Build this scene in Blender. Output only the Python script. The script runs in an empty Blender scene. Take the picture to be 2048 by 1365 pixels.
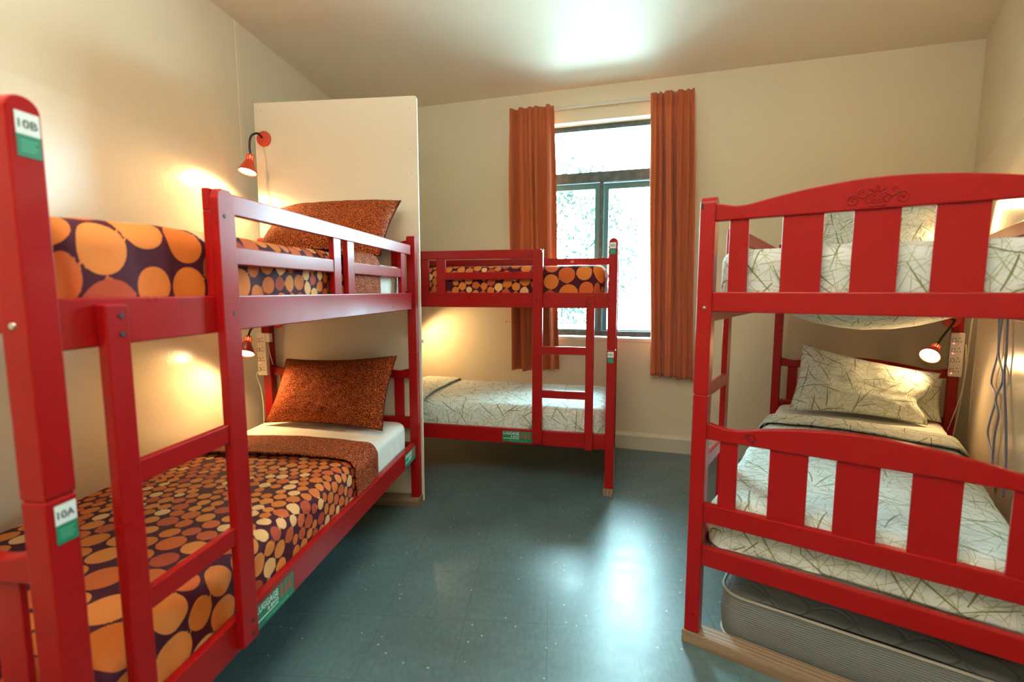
import bpy, bmesh, math, random
import numpy as np
from mathutils import Vector, Matrix

scene = bpy.context.scene
COL = scene.collection
PI = math.pi

# ------------------------------------------------------------------ camera
F_PX = 971.865
PITCH, ROLL, YAW, CAM_H = -0.1036, 0.0002, 0.2954, 1.2213
cam_d = bpy.data.cameras.new('camera')
cam = bpy.data.objects.new('camera', cam_d)
COL.objects.link(cam)
cam_d.sensor_width = 36.0
cam_d.lens = F_PX / 2048 * 36.0
cam_d.clip_start = 0.02
fx = Vector((-math.sin(YAW), math.cos(YAW), 0)); rx = Vector((math.cos(YAW), math.sin(YAW), 0)); uz = Vector((0, 0, 1))
fw = fx * math.cos(PITCH) + uz * math.sin(PITCH)
up = -fx * math.sin(PITCH) + uz * math.cos(PITCH)
rr = rx * math.cos(ROLL) + up * math.sin(ROLL)
uu = -rx * math.sin(ROLL) + up * math.cos(ROLL)
cam.matrix_world = Matrix(((rr.x, uu.x, -fw.x, 0), (rr.y, uu.y, -fw.y, 0), (rr.z, uu.z, -fw.z, CAM_H), (0, 0, 0, 1)))
cam_d.dof.use_dof = True
cam_d.dof.focus_distance = 2.7
cam_d.dof.aperture_fstop = 2.2
scene.camera = cam

# ------------------------------------------------------------------ view, world, large lights
scene.view_settings.view_transform = 'Standard'
scene.view_settings.look = 'None'
scene.view_settings.gamma = 1.0
scene.view_settings.use_curve_mapping = False
scene.view_settings.exposure = 0.54

SKY_COL = (0.56, 0.91, 1.0)
SKY_STR = 60.0
world = bpy.data.worlds.new('overcast_sky')
scene.world = world
world.use_nodes = True
wn = world.node_tree.nodes; wl = world.node_tree.links
wn.clear()
w_out = wn.new('ShaderNodeOutputWorld'); w_bg = wn.new('ShaderNodeBackground')
w_bg.inputs[0].default_value = (*SKY_COL, 1)
# bright overcast sky above the horizon, dimmer ground below it
w_tc = wn.new('ShaderNodeTexCoord'); w_sx = wn.new('ShaderNodeSeparateXYZ'); w_mr = wn.new('ShaderNodeMapRange')
wl.new(w_tc.outputs['Generated'], w_sx.inputs[0]); wl.new(w_sx.outputs[2], w_mr.inputs[0])
w_mr.inputs[1].default_value = -0.06; w_mr.inputs[2].default_value = 0.06
w_mr.inputs[3].default_value = SKY_STR * 0.42; w_mr.inputs[4].default_value = SKY_STR
wl.new(w_mr.outputs[0], w_bg.inputs[1])
wl.new(w_bg.outputs[0], w_out.inputs[0])

def area_light(name, loc, direction, sx, sy, power, col, portal=False):
    d = bpy.data.lights.new(name, 'AREA'); d.shape = 'RECTANGLE'; d.size = sx; d.size_y = sy
    d.energy = power; d.color = col
    if portal:
        d.cycles.is_portal = True
    o = bpy.data.objects.new(name, d); COL.objects.link(o)
    o.location = loc
    o.rotation_euler = Vector(direction).to_track_quat('-Z', 'Y').to_euler()
    return o

YB = 3.787            # inner face of the window wall
WX0, WX1, WZ0, WZ1 = -1.05, 0.09, 0.862, 2.475     # window opening
area_light('window_portal', ((WX0 + WX1) / 2, YB + 0.22, (WZ0 + WZ1) / 2), (0, -1, 0), 1.14, 1.62, 1, (1, 1, 1), True)
# added upward fill light above and beside the camera; no fixture stands there
area_light('upward_fill_light', (-0.35, -0.05, 2.15), (0, 0.05, 1), 0.6, 0.6, 84, (0.97, 0.98, 0.97))

WARM = (1.0, 0.60, 0.24)
LAMP_W = 12.0

# ------------------------------------------------------------------ helpers
def srgb(r, g, b):
    f = lambda c: ((c / 255) / 12.92) if c / 255 <= 0.04045 else (((c / 255) + 0.055) / 1.055) ** 2.4
    return (f(r), f(g), f(b), 1.0)

class NT:
    def __init__(s, name):
        s.m = bpy.data.materials.new(name); s.m.use_nodes = True
        s.n = s.m.node_tree.nodes; s.l = s.m.node_tree.links
        s.b = s.n['Principled BSDF']; s.out = s.n['Material Output']
    def new(s, t, **kw):
        nd = s.n.new(t)
        for k, v in kw.items():
            setattr(nd, k, v)
        return nd
    def link(s, a, b): s.l.new(a, b)
    def math(s, op, a, b=None, c=None):
        nd = s.n.new('ShaderNodeMath'); nd.operation = op
        for i, v in enumerate((a, b, c)):
            if v is None: continue
            if isinstance(v, (int, float)): nd.inputs[i].default_value = v
            else: s.l.new(v, nd.inputs[i])
        return nd.outputs[0]
    def mix(s, fac, a, b):
        nd = s.n.new('ShaderNodeMix'); nd.data_type = 'RGBA'
        for sock, v in ((nd.inputs[0], fac), (nd.inputs[6], a), (nd.inputs[7], b)):
            if isinstance(v, (int, float, tuple)): sock.default_value = v
            else: s.l.new(v, sock)
        return nd.outputs[2]
    def noise(s, scale, detail=4, rough=0.5, vec=None, dims='3D'):
        nd = s.n.new('ShaderNodeTexNoise'); nd.noise_dimensions = dims
        nd.inputs['Scale'].default_value = scale; nd.inputs['Detail'].default_value = detail
        nd.inputs['Roughness'].default_value = rough
        if vec is not None: s.l.new(vec, nd.inputs['Vector'])
        return nd.outputs[0]
    def ramp(s, fac, stops):
        nd = s.n.new('ShaderNodeValToRGB'); e = nd.color_ramp.elements
        while len(e) < len(stops): e.new(0.5)
        for i, (p, c) in enumerate(stops):
            e[i].position = p; e[i].color = c
        s.l.new(fac, nd.inputs[0]); return nd.outputs[0]
    def bump(s, h, strength=0.2, dist=0.01):
        nd = s.n.new('ShaderNodeBump'); nd.inputs['Strength'].default_value = strength
        nd.inputs['Distance'].default_value = dist
        s.l.new(h, nd.inputs['Height']); s.l.new(nd.outputs[0], s.b.inputs['Normal'])
    def obj_coord(s): return s.n.new('ShaderNodeTexCoord').outputs['Object']
    def uv(s): return s.n.new('ShaderNodeTexCoord').outputs['UV']
    def mapping(s, vec, scale=(1, 1, 1), loc=(0, 0, 0), rot=(0, 0, 0)):
        nd = s.n.new('ShaderNodeMapping'); s.l.new(vec, nd.inputs[0])
        nd.inputs['Scale'].default_value = scale; nd.inputs['Location'].default_value = loc
        nd.inputs['Rotation'].default_value = rot; return nd.outputs[0]

def plain(name, col, rough=0.5, metal=0.0, spec=None, emit=None, estr=0):
    t = NT(name); t.b.inputs['Base Color'].default_value = col
    t.b.inputs['Roughness'].default_value = rough; t.b.inputs['Metallic'].default_value = metal
    if spec is not None: t.b.inputs['Specular IOR Level'].default_value = spec
    if emit: t.b.inputs['Emission Color'].default_value = emit; t.b.inputs['Emission Strength'].default_value = estr
    return t.m

def mat_wall(name, col, rough, dado=None, spec=0.5):
    t = NT(name); oc = t.obj_coord()
    n1 = t.noise(2.2, 3, 0.6, oc); n2 = t.noise(55, 5, 0.65, oc)
    c2 = tuple(c * 0.94 for c in col[:3]) + (1,)
    base = t.mix(n1, c2, col)
    if dado:
        zz, dcol, drough = dado
        sx = t.new('ShaderNodeSeparateXYZ'); t.link(oc, sx.inputs[0])
        below = t.math('LESS_THAN', sx.outputs[2], zz)
        base = t.mix(below, base, dcol)
        t.link(t.math('MULTIPLY_ADD', below, drough - rough, rough), t.b.inputs['Roughness'])
    else:
        t.b.inputs['Roughness'].default_value = rough
    t.link(base, t.b.inputs['Base Color'])
    big = t.noise(7, 3, 0.5, oc)
    h = t.math('ADD', t.math('MULTIPLY', n2, 0.35), t.math('MULTIPLY', big, 0.65))
    t.b.inputs['Specular IOR Level'].default_value = spec
    t.bump(h, 0.35, 0.006)
    return t.m

M = {}
M['wall'] = mat_wall('cream_wall_paint', srgb(236, 224, 194), 0.6)
M['wall_gloss'] = mat_wall('cream_enamel_wall_paint', srgb(232, 221, 194), 0.6, (1.95, srgb(238, 227, 202), 0.22))
M['ceiling'] = mat_wall('ceiling_paint', srgb(238, 226, 204), 0.5, None, 0.15)
M['base'] = mat_wall('skirting_paint', srgb(212, 204, 184), 0.5)
M['sill'] = mat_wall('sill_paint', srgb(228, 222, 205), 0.4)

def mat_floor():
    t = NT('teal_grey_vinyl_tile'); oc = t.obj_coord()
    v = t.mapping(oc, rot=(0, 0, -math.radians(12.5)))
    n1 = t.noise(3.0, 5, 0.6, v)
    n2 = t.noise(70, 4, 0.7, t.mapping(v, scale=(1, 0.45, 1)))
    base = t.ramp(t.math('ADD', t.math('MULTIPLY', n1, 0.45), t.math('MULTIPLY', n2, 0.55)),
                  [(0.33, srgb(66, 88, 92)), (0.52, srgb(82, 108, 112)), (0.72, srgb(102, 128, 130))])
    vo = t.new('ShaderNodeTexVoronoi', feature='F1'); vo.inputs['Scale'].default_value = 26
    t.link(v, vo.inputs['Vector'])
    sp = t.new('ShaderNodeSeparateColor'); t.link(vo.outputs['Color'], sp.inputs[0])
    speck = t.math('MULTIPLY', t.math('LESS_THAN', vo.outputs['Distance'], 0.10), t.math('GREATER_THAN', sp.outputs[0], 0.62))
    dark = t.math('MULTIPLY', t.math('LESS_THAN', vo.outputs['Distance'], 0.045), t.math('LESS_THAN', sp.outputs[0], 0.22))
    base = t.mix(speck, base, srgb(175, 182, 172)); base = t.mix(dark, base, srgb(45, 52, 52))
    sx = t.new('ShaderNodeSeparateXYZ'); t.link(v, sx.inputs[0])
    def seam(co, off):
        f = t.math('FRACT', t.math('DIVIDE', t.math('ADD', co, off), 0.305))
        d = t.math('MINIMUM', f, t.math('SUBTRACT', 1.0, f))
        return t.math('LESS_THAN', d, 0.0038)
    sm = t.math('MAXIMUM', seam(sx.outputs[0], 3.05), seam(sx.outputs[1], 3.05 + 0.155))
    base = t.mix(t.math('MULTIPLY', sm, 0.55), base, srgb(40, 46, 46))
    t.link(base, t.b.inputs['Base Color'])
    rg = t.math('MULTIPLY_ADD', t.noise(9, 4, 0.6, v), 0.16, 0.27)
    t.link(rg, t.b.inputs['Roughness'])
    t.b.inputs['Specular IOR Level'].default_value = 0.6
    h = t.math('SUBTRACT', t.math('MULTIPLY', t.noise(14, 3, 0.5, v), 0.6), t.math('MULTIPLY', sm, 0.3))
    t.bump(h, 0.12, 0.006)
    return t.m
M['floor'] = mat_floor()

def mat_red(name, col, rough=0.24):
    t = NT(name); oc = t.obj_coord()
    st = t.noise(9, 5, 0.6, t.mapping(oc, scale=(1.6, 9, 9)))
    c2 = tuple(c * 0.80 for c in col[:3]) + (1,)
    base = t.mix(t.math('MULTIPLY', st, 0.7), col, c2)
    sc = t.new('ShaderNodeTexVoronoi', feature='F1'); sc.inputs['Scale'].default_value = 7
    t.link(oc, sc.inputs['Vector'])
    chip = t.math('LESS_THAN', t.math('ADD', sc.outputs['Distance'], t.math('MULTIPLY', t.noise(40, 3, 0.5, oc), 0.05)), 0.045)
    base = t.mix(t.math('MULTIPLY', chip, t.math('MULTIPLY', t.math('GREATER_THAN', t.noise(1.7, 2, 0.5, oc), 0.62), 0.35)), base, srgb(90, 18, 16))
    t.link(base, t.b.inputs['Base Color'])
    t.link(t.math('MULTIPLY_ADD', t.noise(12, 3, 0.5, oc), 0.12, rough), t.b.inputs['Roughness'])
    t.b.inputs['Specular IOR Level'].default_value = 0.24
    t.bump(st, 0.06, 0.002)
    return t.m
M['red'] = mat_red('red_gloss_paint', (0.34, 0.0045, 0.0055, 1))

def mat_wood():
    t = NT('raw_pine'); oc = t.obj_coord()
    wv = t.new('ShaderNodeTexWave', wave_type='BANDS'); wv.bands_direction = 'X'
    wv.inputs['Scale'].default_value = 16; wv.inputs['Distortion'].default_value = 6; wv.inputs['Detail'].default_value = 3
    t.link(t.mapping(oc, scale=(1, 0.12, 1)), wv.inputs[0])
    t.link(t.mix(wv.outputs[1], srgb(126, 102, 80), srgb(156, 134, 110)), t.b.inputs['Base Color'])
    t.b.inputs['Roughness'].default_value = 0.55
    t.bump(wv.outputs[1], 0.15, 0.003)
    return t.m
M['wood'] = mat_wood()
M['panel'] = plain('white_melamine', srgb(232, 222, 204), 0.35)
M['green'] = plain('green_label', srgb(20, 118, 88), 0.45)
M['label_white'] = plain('white_label', srgb(222, 232, 230), 0.45)
M['label_text'] = plain('label_lettering_dark', srgb(60, 66, 70), 0.6)
M['text_white'] = plain('label_lettering_white', srgb(215, 232, 224), 0.6)
M['text_orange'] = plain('label_figure_orange', srgb(178, 78, 48), 0.6)
M['text_pale'] = plain('label_lettering_pale_green', srgb(90, 175, 140), 0.6)
M['steel'] = plain('bright_steel', srgb(190, 190, 188), 0.25, 1.0)
M['dark'] = plain('black_bolt', srgb(22, 16, 16), 0.5)
M['gooseneck'] = plain('dark_bronze_gooseneck', srgb(62, 58, 50), 0.38, 0.7)
M['lamp_red'] = plain('orange_red_lamp_enamel', srgb(206, 70, 40), 0.35)
M['plastic'] = plain('white_plastic', srgb(222, 216, 204), 0.4)
M['cable'] = plain('cream_cable', srgb(214, 204, 180), 0.5)
M['cable_blue'] = plain('violet_blue_cord', srgb(150, 158, 205), 0.5)
M['ink'] = plain('dark_ink', srgb(50, 14, 20), 0.7)
M['scratch'] = plain('pale_scratch', srgb(235, 215, 205), 0.7)
M['led'] = plain('red_neon', srgb(230, 60, 60), 0.4, emit=(1.0, 0.12, 0.12, 1), estr=3.0)
M['bulb'] = plain('lit_bulb', (1, 1, 1, 1), 0.4, emit=(1.0, 0.80, 0.52, 1), estr=14.0)
M['alu'] = None
def mat_alu():
    t = NT('weathered_dark_aluminium'); oc = t.obj_coord()
    t.link(t.ramp(t.noise(18, 5, 0.7, oc), [(0.35, srgb(58, 72, 74)), (0.6, srgb(84, 98, 98)), (0.8, srgb(128, 136, 130))]), t.b.inputs['Base Color'])
    t.b.inputs['Roughness'].default_value = 0.5; t.b.inputs['Metallic'].default_value = 0.25
    return t.m
M['alu'] = mat_alu()
M['sash'] = plain('sash_with_teal_halo_tint', srgb(74, 132, 138), 0.45)  # teal halo of the overexposed sky is put into the sash colour
def mat_glass():
    t = NT('window_glass')
    tr = t.new('ShaderNodeBsdfTransparent'); gl = t.new('ShaderNodeBsdfGlossy'); gl.inputs['Roughness'].default_value = 0.02
    tr.inputs[0].default_value = (0.95, 0.985, 0.98, 1)
    fr = t.new('ShaderNodeFresnel'); fr.inputs[0].default_value = 1.45
    mx = t.new('ShaderNodeMixShader'); t.link(fr.outputs[0], mx.inputs[0]); t.link(tr.outputs[0], mx.inputs[1]); t.link(gl.outputs[0], mx.inputs[2])
    t.link(mx.outputs[0], t.out.inputs[0]); return t.m
M['glass'] = mat_glass()
def mat_curtain():
    t = NT('rust_orange_curtain_cloth'); uv = t.uv()
    wv = t.noise(900, 2, 0.5, t.mapping(uv, scale=(1, 0.3, 1)))
    t.link(t.mix(wv, srgb(184, 90, 46), srgb(204, 108, 60)), t.b.inputs['Base Color'])
    t.b.inputs['Roughness'].default_value = 0.85
    t.b.inputs['Sheen Weight'].default_value = 0.2
    t.bump(wv, 0.1, 0.001)
    return t.m
M['curtain'] = mat_curtain()
def mat_weave(name='rust_woven_cloth'):
    t = NT(name); uv = t.uv()
    v1 = t.new('ShaderNodeTexVoronoi', feature='F1', voronoi_dimensions='2D'); v1.inputs['Scale'].default_value = 1; v1.inputs['Randomness'].default_value = 0.75
    t.link(t.mapping(uv, scale=(260, 380, 1)), v1.inputs['Vector'])
    sp = t.new('ShaderNodeSeparateColor'); t.link(v1.outputs['Color'], sp.inputs[0])
    spot = t.math('MULTIPLY', t.math('LESS_THAN', v1.outputs['Distance'], 0.46), t.math('GREATER_THAN', sp.outputs[0], 0.22))
    col = t.ramp(sp.outputs[1], [(0.1, srgb(146, 56, 22)), (0.6, srgb(190, 86, 30)), (0.95, srgb(226, 138, 66))])
    base = t.mix(spot, srgb(74, 22, 14), col)
    t.link(base, t.b.inputs['Base Color']); t.b.inputs['Roughness'].default_value = 0.85
    t.b.inputs['Specular IOR Level'].default_value = 0.2
    t.bump(t.math('ADD', spot, t.math('MULTIPLY', t.noise(14, 4, 0.6, uv), 2.0)), 0.3, 0.002)
    return t.m
M['weave'] = mat_weave()
def mat_dots():
    t = NT('maroon_cloth_with_orange_dots')
    a = t.new('ShaderNodeAttribute', attribute_name='dot_distance'); c = t.new('ShaderNodeAttribute', attribute_name='dot_tone')
    inside = t.math('LESS_THAN', a.outputs['Fac'], 0.0)
    base = t.mix(inside, srgb(70, 18, 36), c.outputs['Color'])
    uv = t.uv(); n = t.noise(9, 5, 0.6, uv)
    base = t.mix(t.math('MULTIPLY', t.noise(260, 2, 0.5, uv), 0.25), base, srgb(60, 20, 24))
    t.link(base, t.b.inputs['Base Color']); t.b.inputs['Roughness'].default_value = 0.8
    t.b.inputs['Specular IOR Level'].default_value = 0.2
    t.bump(t.math('ADD', t.math('MULTIPLY', n, 1.0), t.math('MULTIPLY', t.noise(400, 1, 0.5, uv), 0.05)), 0.35, 0.012)
    return t.m
M['dots'] = mat_dots()
def mat_grass():
    t = NT('white_cloth_with_green_grass_strokes'); uv = t.uv()
    def layer(scale, L, w, seed, thr):
        v = t.mapping(uv, scale=(scale, scale, 1), loc=(seed * 3.17, seed * 7.71, 0))
        vo = t.new('ShaderNodeTexVoronoi', feature='F1', voronoi_dimensions='2D'); vo.inputs['Scale'].default_value = 1
        t.link(v, vo.inputs['Vector'])
        df = t.new('ShaderNodeVectorMath', operation='SUBTRACT'); t.link(v, df.inputs[0]); t.link(vo.outputs['Position'], df.inputs[1])
        sp = t.new('ShaderNodeSeparateColor'); t.link(vo.outputs['Color'], sp.inputs[0])
        ang = t.math('MULTIPLY', sp.outputs[0], 6.283)
        ro = t.new('ShaderNodeVectorRotate', rotation_type='Z_AXIS'); t.link(df.outputs[0], ro.inputs['Vector']); t.link(ang, ro.inputs['Angle'])
        s = t.new('ShaderNodeSeparateXYZ'); t.link(ro.outputs[0], s.inputs[0])
        bend = t.math('MULTIPLY', t.math('MULTIPLY', s.outputs[0], s.outputs[0]), t.math('MULTIPLY', t.math('SUBTRACT', sp.outputs[1], 0.5), 0.35))
        yy = t.math('ABSOLUTE', t.math('SUBTRACT', s.outputs[1], bend))
        # blades taper towards their tips
        ww = t.math('MULTIPLY', t.math('SUBTRACT', 1.0, t.math('MULTIPLY', t.math('ABSOLUTE', s.outputs[0]), 0.7 / L)), w * scale)
        m = t.math('MULTIPLY', t.math('LESS_THAN', yy, ww), t.math('LESS_THAN', t.math('ABSOLUTE', s.outputs[0]), L))
        return t.math('MULTIPLY', m, t.math('GREATER_THAN', sp.outputs[2], thr))
    base = (*srgb(214, 224, 222)[:3], 1)
    cur = None
    for i, (sc, L, w, thr) in enumerate([(20, .8, .0013, 0.0), (15, .8, .0014, 0.0), (12, .8, .0015, 0.0), (17, .8, .0012, 0.0), (11, .8, .0017, 0.1), (9, .8, .0018, .1), (18, .8, .0013, 0), (13, .8, .0015, 0)]):
        m = t.math('MULTIPLY', layer(sc, L, w, i + 1, thr), 0.8)
        cur = t.mix(m, cur if cur is not None else base, srgb(158, 162, 124))
    for i, (sc, L, w, thr) in enumerate([(10, .75, .0025, 0.3), (7.5, .75, .0030, 0.25), (8.5, .75, .0026, 0.35)]):
        m = t.math('MULTIPLY', layer(sc, L, w, i + 11, thr), 0.9)
        cur = t.mix(m, cur, srgb(104, 114, 54))
    t.link(cur, t.b.inputs['Base Color']); t.b.inputs['Roughness'].default_value = 0.8
    n = t.noise(8, 5, 0.6, uv)
    t.bump(n, 0.35, 0.014)
    return t.m
M['grass'] = mat_grass()
def mat_sheet():
    t = NT('white_sheet_cloth'); uv = t.uv()
    t.b.inputs['Base Color'].default_value = srgb(226, 226, 220); t.b.inputs['Roughness'].default_value = 0.8
    t.bump(t.noise(6, 5, 0.6, t.mapping(uv, scale=(1, 2.5, 1))), 0.45, 0.015); return t.m
M['sheet'] = mat_sheet()
def mat_tick():
    t = NT('grey_quilted_mattress_ticking'); uv = t.uv()
    sx = t.new('ShaderNodeSeparateXYZ'); t.link(uv, sx.inputs[0])
    # onion quilting: sinuous stitched lines
    def ln(a, b, ph):
        s = t.math('ABSOLUTE', t.math('SINE', t.math('MULTIPLY_ADD', a, 26.0, t.math('MULTIPLY_ADD', t.math('SINE', t.math('MULTIPLY_ADD', b, 26.0, ph)), 1.2, ph))))
        return s
    q = t.math('MINIMUM', ln(sx.outputs[0], sx.outputs[1], 0.0), ln(sx.outputs[1], sx.outputs[0], 1.2))
    q2 = t.math('MINIMUM', q, 0.25)
    t.link(t.mix(t.math('MULTIPLY', q2, 4.0), srgb(104, 108, 108), srgb(116, 121, 121)), t.b.inputs['Base Color'])
    t.b.inputs['Roughness'].default_value = 0.7
    t.bump(q2, 0.5, 0.02); return t.m
M['tick'] = mat_tick()
def mat_ribs():
    t = NT('ribbed_grey_mattress_border'); uv = t.uv()
    sx = t.new('ShaderNodeSeparateXYZ'); t.link(t.obj_coord(), sx.inputs[0])
    s = t.math('ABSOLUTE', t.math('SINE', t.math('MULTIPLY', sx.outputs[2], 420.0)))
    t.link(t.mix(s, srgb(92, 96, 96), srgb(130, 134, 132)), t.b.inputs['Base Color'])
    t.b.inputs['Roughness'].default_value = 0.7
    t.bump(s, 0.5, 0.004); return t.m
M['ribs'] = mat_ribs()
M['piping'] = plain('pale_mattress_piping', srgb(170, 166, 156), 0.6)
M['leaf'] = plain('dark_green_leaves', (0.008, 0.017, 0.012, 1), 0.8, spec=0.1)
M['bark'] = plain('grey_bark', (0.02, 0.018, 0.015, 1), 0.9, spec=0.1)

def link(o, parent=None, mat=None):
    COL.objects.link(o)
    if parent is not None: o.parent = parent
    if mat is not None: o.data.materials.append(mat)
    return o
def tag(o, label=None, cat=None, group=None, kind=None):
    if label: o['label'] = label
    if cat: o['category'] = cat
    if group: o['group'] = group
    if kind: o['kind'] = kind
    return o
def empty(name, loc, rz, label=None, cat=None, group=None, kind=None):
    o = bpy.data.objects.new(name, None); COL.objects.link(o)
    o.location = loc; o.rotation_euler = (0, 0, rz); o.empty_display_size = 0.1
    return tag(o, label, cat, group, kind)
def from_bm(name, bm, mat, parent=None, smooth=False, ang=None):
    me = bpy.data.meshes.new(name); bm.normal_update(); bm.to_mesh(me); bm.free()
    if smooth:
        me.shade_smooth() if hasattr(me, 'shade_smooth') else None
        if ang is not None and hasattr(me, 'set_sharp_from_angle'): me.set_sharp_from_angle(angle=ang)
    return link(bpy.data.objects.new(name, me), parent, mat)
def bm_box(bm, x0, x1, y0, y1, z0, z1, bev=0.003):
    b2 = bmesh.new()
    bmesh.ops.create_cube(b2, size=1)
    for v in b2.verts:
        v.co = Vector((x0 + (v.co.x + .5) * (x1 - x0), y0 + (v.co.y + .5) * (y1 - y0), z0 + (v.co.z + .5) * (z1 - z0)))
    if bev: bmesh.ops.bevel(b2, geom=b2.edges[:], offset=min(bev, 0.45 * min(x1 - x0, y1 - y0, z1 - z0)), segments=2, profile=0.5, affect='EDGES')
    me = bpy.data.meshes.new('t'); b2.to_mesh(me); b2.free(); bm.from_mesh(me); bpy.data.meshes.remove(me)
def box(name, x0, x1, y0, y1, z0, z1, mat, parent=None, bev=0.003):
    bm = bmesh.new()
    bm_box(bm, min(x0, x1), max(x0, x1), min(y0, y1), max(y0, y1), min(z0, z1), max(z0, z1), bev)
    return from_bm(name, bm, mat, parent)
def bm_prism(bm, pts, fn, d0, d1, bev=0.0):
    """extrude the 2D outline pts from depth d0 to d1; fn(a, b, d) -> xyz"""
    b2 = bmesh.new()
    va = [b2.verts.new(fn(a, b, d0)) for a, b in pts]; vb = [b2.verts.new(fn(a, b, d1)) for a, b in pts]
    f0 = b2.faces.new(va); f1 = b2.faces.new(vb[::-1]); n = len(pts)
    for i in range(n):
        b2.faces.new((va[i], vb[i], vb[(i + 1) % n], va[(i + 1) % n]))
    bmesh.ops.recalc_face_normals(b2, faces=b2.faces[:])
    if bev:
        ed = [e for f in (f0, f1) for e in f.edges]
        bmesh.ops.bevel(b2, geom=ed, offset=bev, segments=2, profile=0.5, affect='EDGES')
    me = bpy.data.meshes.new('t'); b2.to_mesh(me); b2.free(); bm.from_mesh(me); bpy.data.meshes.remove(me)
def bm_tube(bm, pts, r, seg=8, cap=True):
    pts = [Vector(p) for p in pts]; n = len(pts)
    rs = r if isinstance(r, (list, tuple)) else [r] * n
    t0 = (pts[1] - pts[0]).normalized()
    a = t0.orthogonal().normalized()
    rings = []
    for i in range(n):
        t = (pts[min(i + 1, n - 1)] - pts[max(i - 1, 0)]).normalized()
        a = (a - t * a.dot(t)).normalized(); b = t.cross(a)
        rings.append([bm.verts.new(pts[i] + (a * math.cos(2 * PI * k / seg) + b * math.sin(2 * PI * k / seg)) * rs[i]) for k in range(seg)])
    for i in range(n - 1):
        for k in range(seg):
            bm.faces.new((rings[i][k], rings[i][(k + 1) % seg], rings[i + 1][(k + 1) % seg], rings[i + 1][k]))
    if cap:
        bm.faces.new(rings[0][::-1]); bm.faces.new(rings[-1])
def tube(name, pts, r, mat, parent=None, seg=8):
    bm = bmesh.new(); bm_tube(bm, pts, r, seg); return from_bm(name, bm, mat, parent, True)
def spline(pts, n=8):
    """Catmull-Rom through pts"""
    P = [Vector(p) for p in pts]; out = []
    for i in range(len(P) - 1):
        p0 = P[max(i - 1, 0)]; p1 = P[i]; p2 = P[i + 1]; p3 = P[min(i + 2, len(P) - 1)]
        for k in range(n):
            t = k / n
            out.append(0.5 * ((2 * p1) + (p2 - p0) * t + (2 * p0 - 5 * p1 + 4 * p2 - p3) * t * t + (-p0 + 3 * p1 - 3 * p2 + p3) * t ** 3))
    out.append(P[-1]); return out
def bm_lathe(bm, prof, origin, axis, seg=24, phase=0.0, k0=0, k1=None):
    """prof: (distance along axis, radius)"""
    ax = Vector(axis).normalized(); a = ax.orthogonal().normalized(); b = ax.cross(a); o = Vector(origin)
    rings = [[bm.verts.new(o + ax * s + (a * math.cos(2 * PI * k / seg + phase) + b * math.sin(2 * PI * k / seg + phase)) * max(r, 1e-5)) for k in range(seg)] for s, r in prof]
    for i in range(len(prof) - 1):
        for k in range(seg):
            bm.faces.new((rings[i][k], rings[i][(k + 1) % seg], rings[i + 1][(k + 1) % seg], rings[i + 1][k]))
    return rings
def lathe(name, prof, origin, axis, mat, parent=None, seg=24, solid=0.0):
    bm = bmesh.new(); bm_lathe(bm, prof, origin, axis, seg)
    bmesh.ops.remove_doubles(bm, verts=bm.verts[:], dist=1e-5)
    bmesh.ops.recalc_face_normals(bm, faces=bm.faces[:])
    o = from_bm(name, bm, mat, parent, True, math.radians(40))
    if solid:
        md = o.modifiers.new('thickness', 'SOLIDIFY'); md.thickness = solid; md.offset = 0
    return o
def text_obj(name, body, w, h, mat, parent, mtx, font_scale=None):
    """flat lettering, fitted into w x h (metres), placed with its centre at mtx"""
    cu = bpy.data.curves.new(name, 'FONT'); cu.body = body; cu.align_x = 'CENTER'; cu.align_y = 'CENTER'
    cu.size = 1; cu.extrude = 0.01; cu.offset = 0.012; cu.resolution_u = 3
    tmp = bpy.data.objects.new(name, cu); COL.objects.link(tmp)
    dg = bpy.context.evaluated_depsgraph_get(); dg.update()
    me = bpy.data.meshes.new_from_object(tmp.evaluated_get(dg))
    bpy.data.objects.remove(tmp); bpy.data.curves.remove(cu)
    n = len(me.vertices); co = np.empty(n * 3, 'f'); me.vertices.foreach_get('co', co); co = co.reshape(-1, 3)
    mn = co.min(0); mx = co.max(0); c = (mn + mx) / 2
    co = (co - c) * np.array([w / (mx[0] - mn[0]), h / (mx[1] - mn[1]), 0.0004 / max(mx[2] - mn[2], 1e-6)])
    me.vertices.foreach_set('co', co.astype('f').ravel()); me.materials.clear()
    me.name = name
    o = link(bpy.data.objects.new(name, me), parent, mat)
    o.matrix_local = mtx
    return o

# ------------------------------------------------------------------ the room shell
PWX, LA = -2.602, 1.7537       # left wall: starts at the back corner, leans by LA
PRX, RA = 1.827, 1.2391
H = 2.7285
def lw(s, z=0, off=0):   # point on the left wall at distance s from the back corner (towards the camera), off = into the room
    return Vector((PWX - s * math.cos(LA) + off * math.sin(LA), YB - s * math.sin(LA) - off * math.cos(LA), z))
def rw(s, z=0, off=0):
    return Vector((PRX - s * math.cos(RA) - off * math.sin(RA), YB - s * math.sin(RA) + off * math.cos(RA), z))
def slab(name, a, b, th_dir, z0, z1, mat):
    """wall between plan points a, b, thickened by th_dir (outwards)"""
    bm = bmesh.new(); pts = [(a.x, a.y), (b.x, b.y), (b.x + th_dir[0], b.y + th_dir[1]), (a.x + th_dir[0], a.y + th_dir[1])]
    bm_prism(bm, pts, lambda x, y, d: (x, y, d), z0, z1)
    o = from_bm(name, bm, mat); tag(o, kind='structure'); return o
TH = 0.16
REAR = -2.3
sL = (YB - REAR) / math.sin(LA)
slab('wall_left', lw(0), lw(sL), (-TH, 0), 0, H, M['wall_gloss'])
slab('wall_right', rw(0), rw(2.62), (TH, 0), 0, H, M['wall_gloss'])
cr = rw(2.62)
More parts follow.
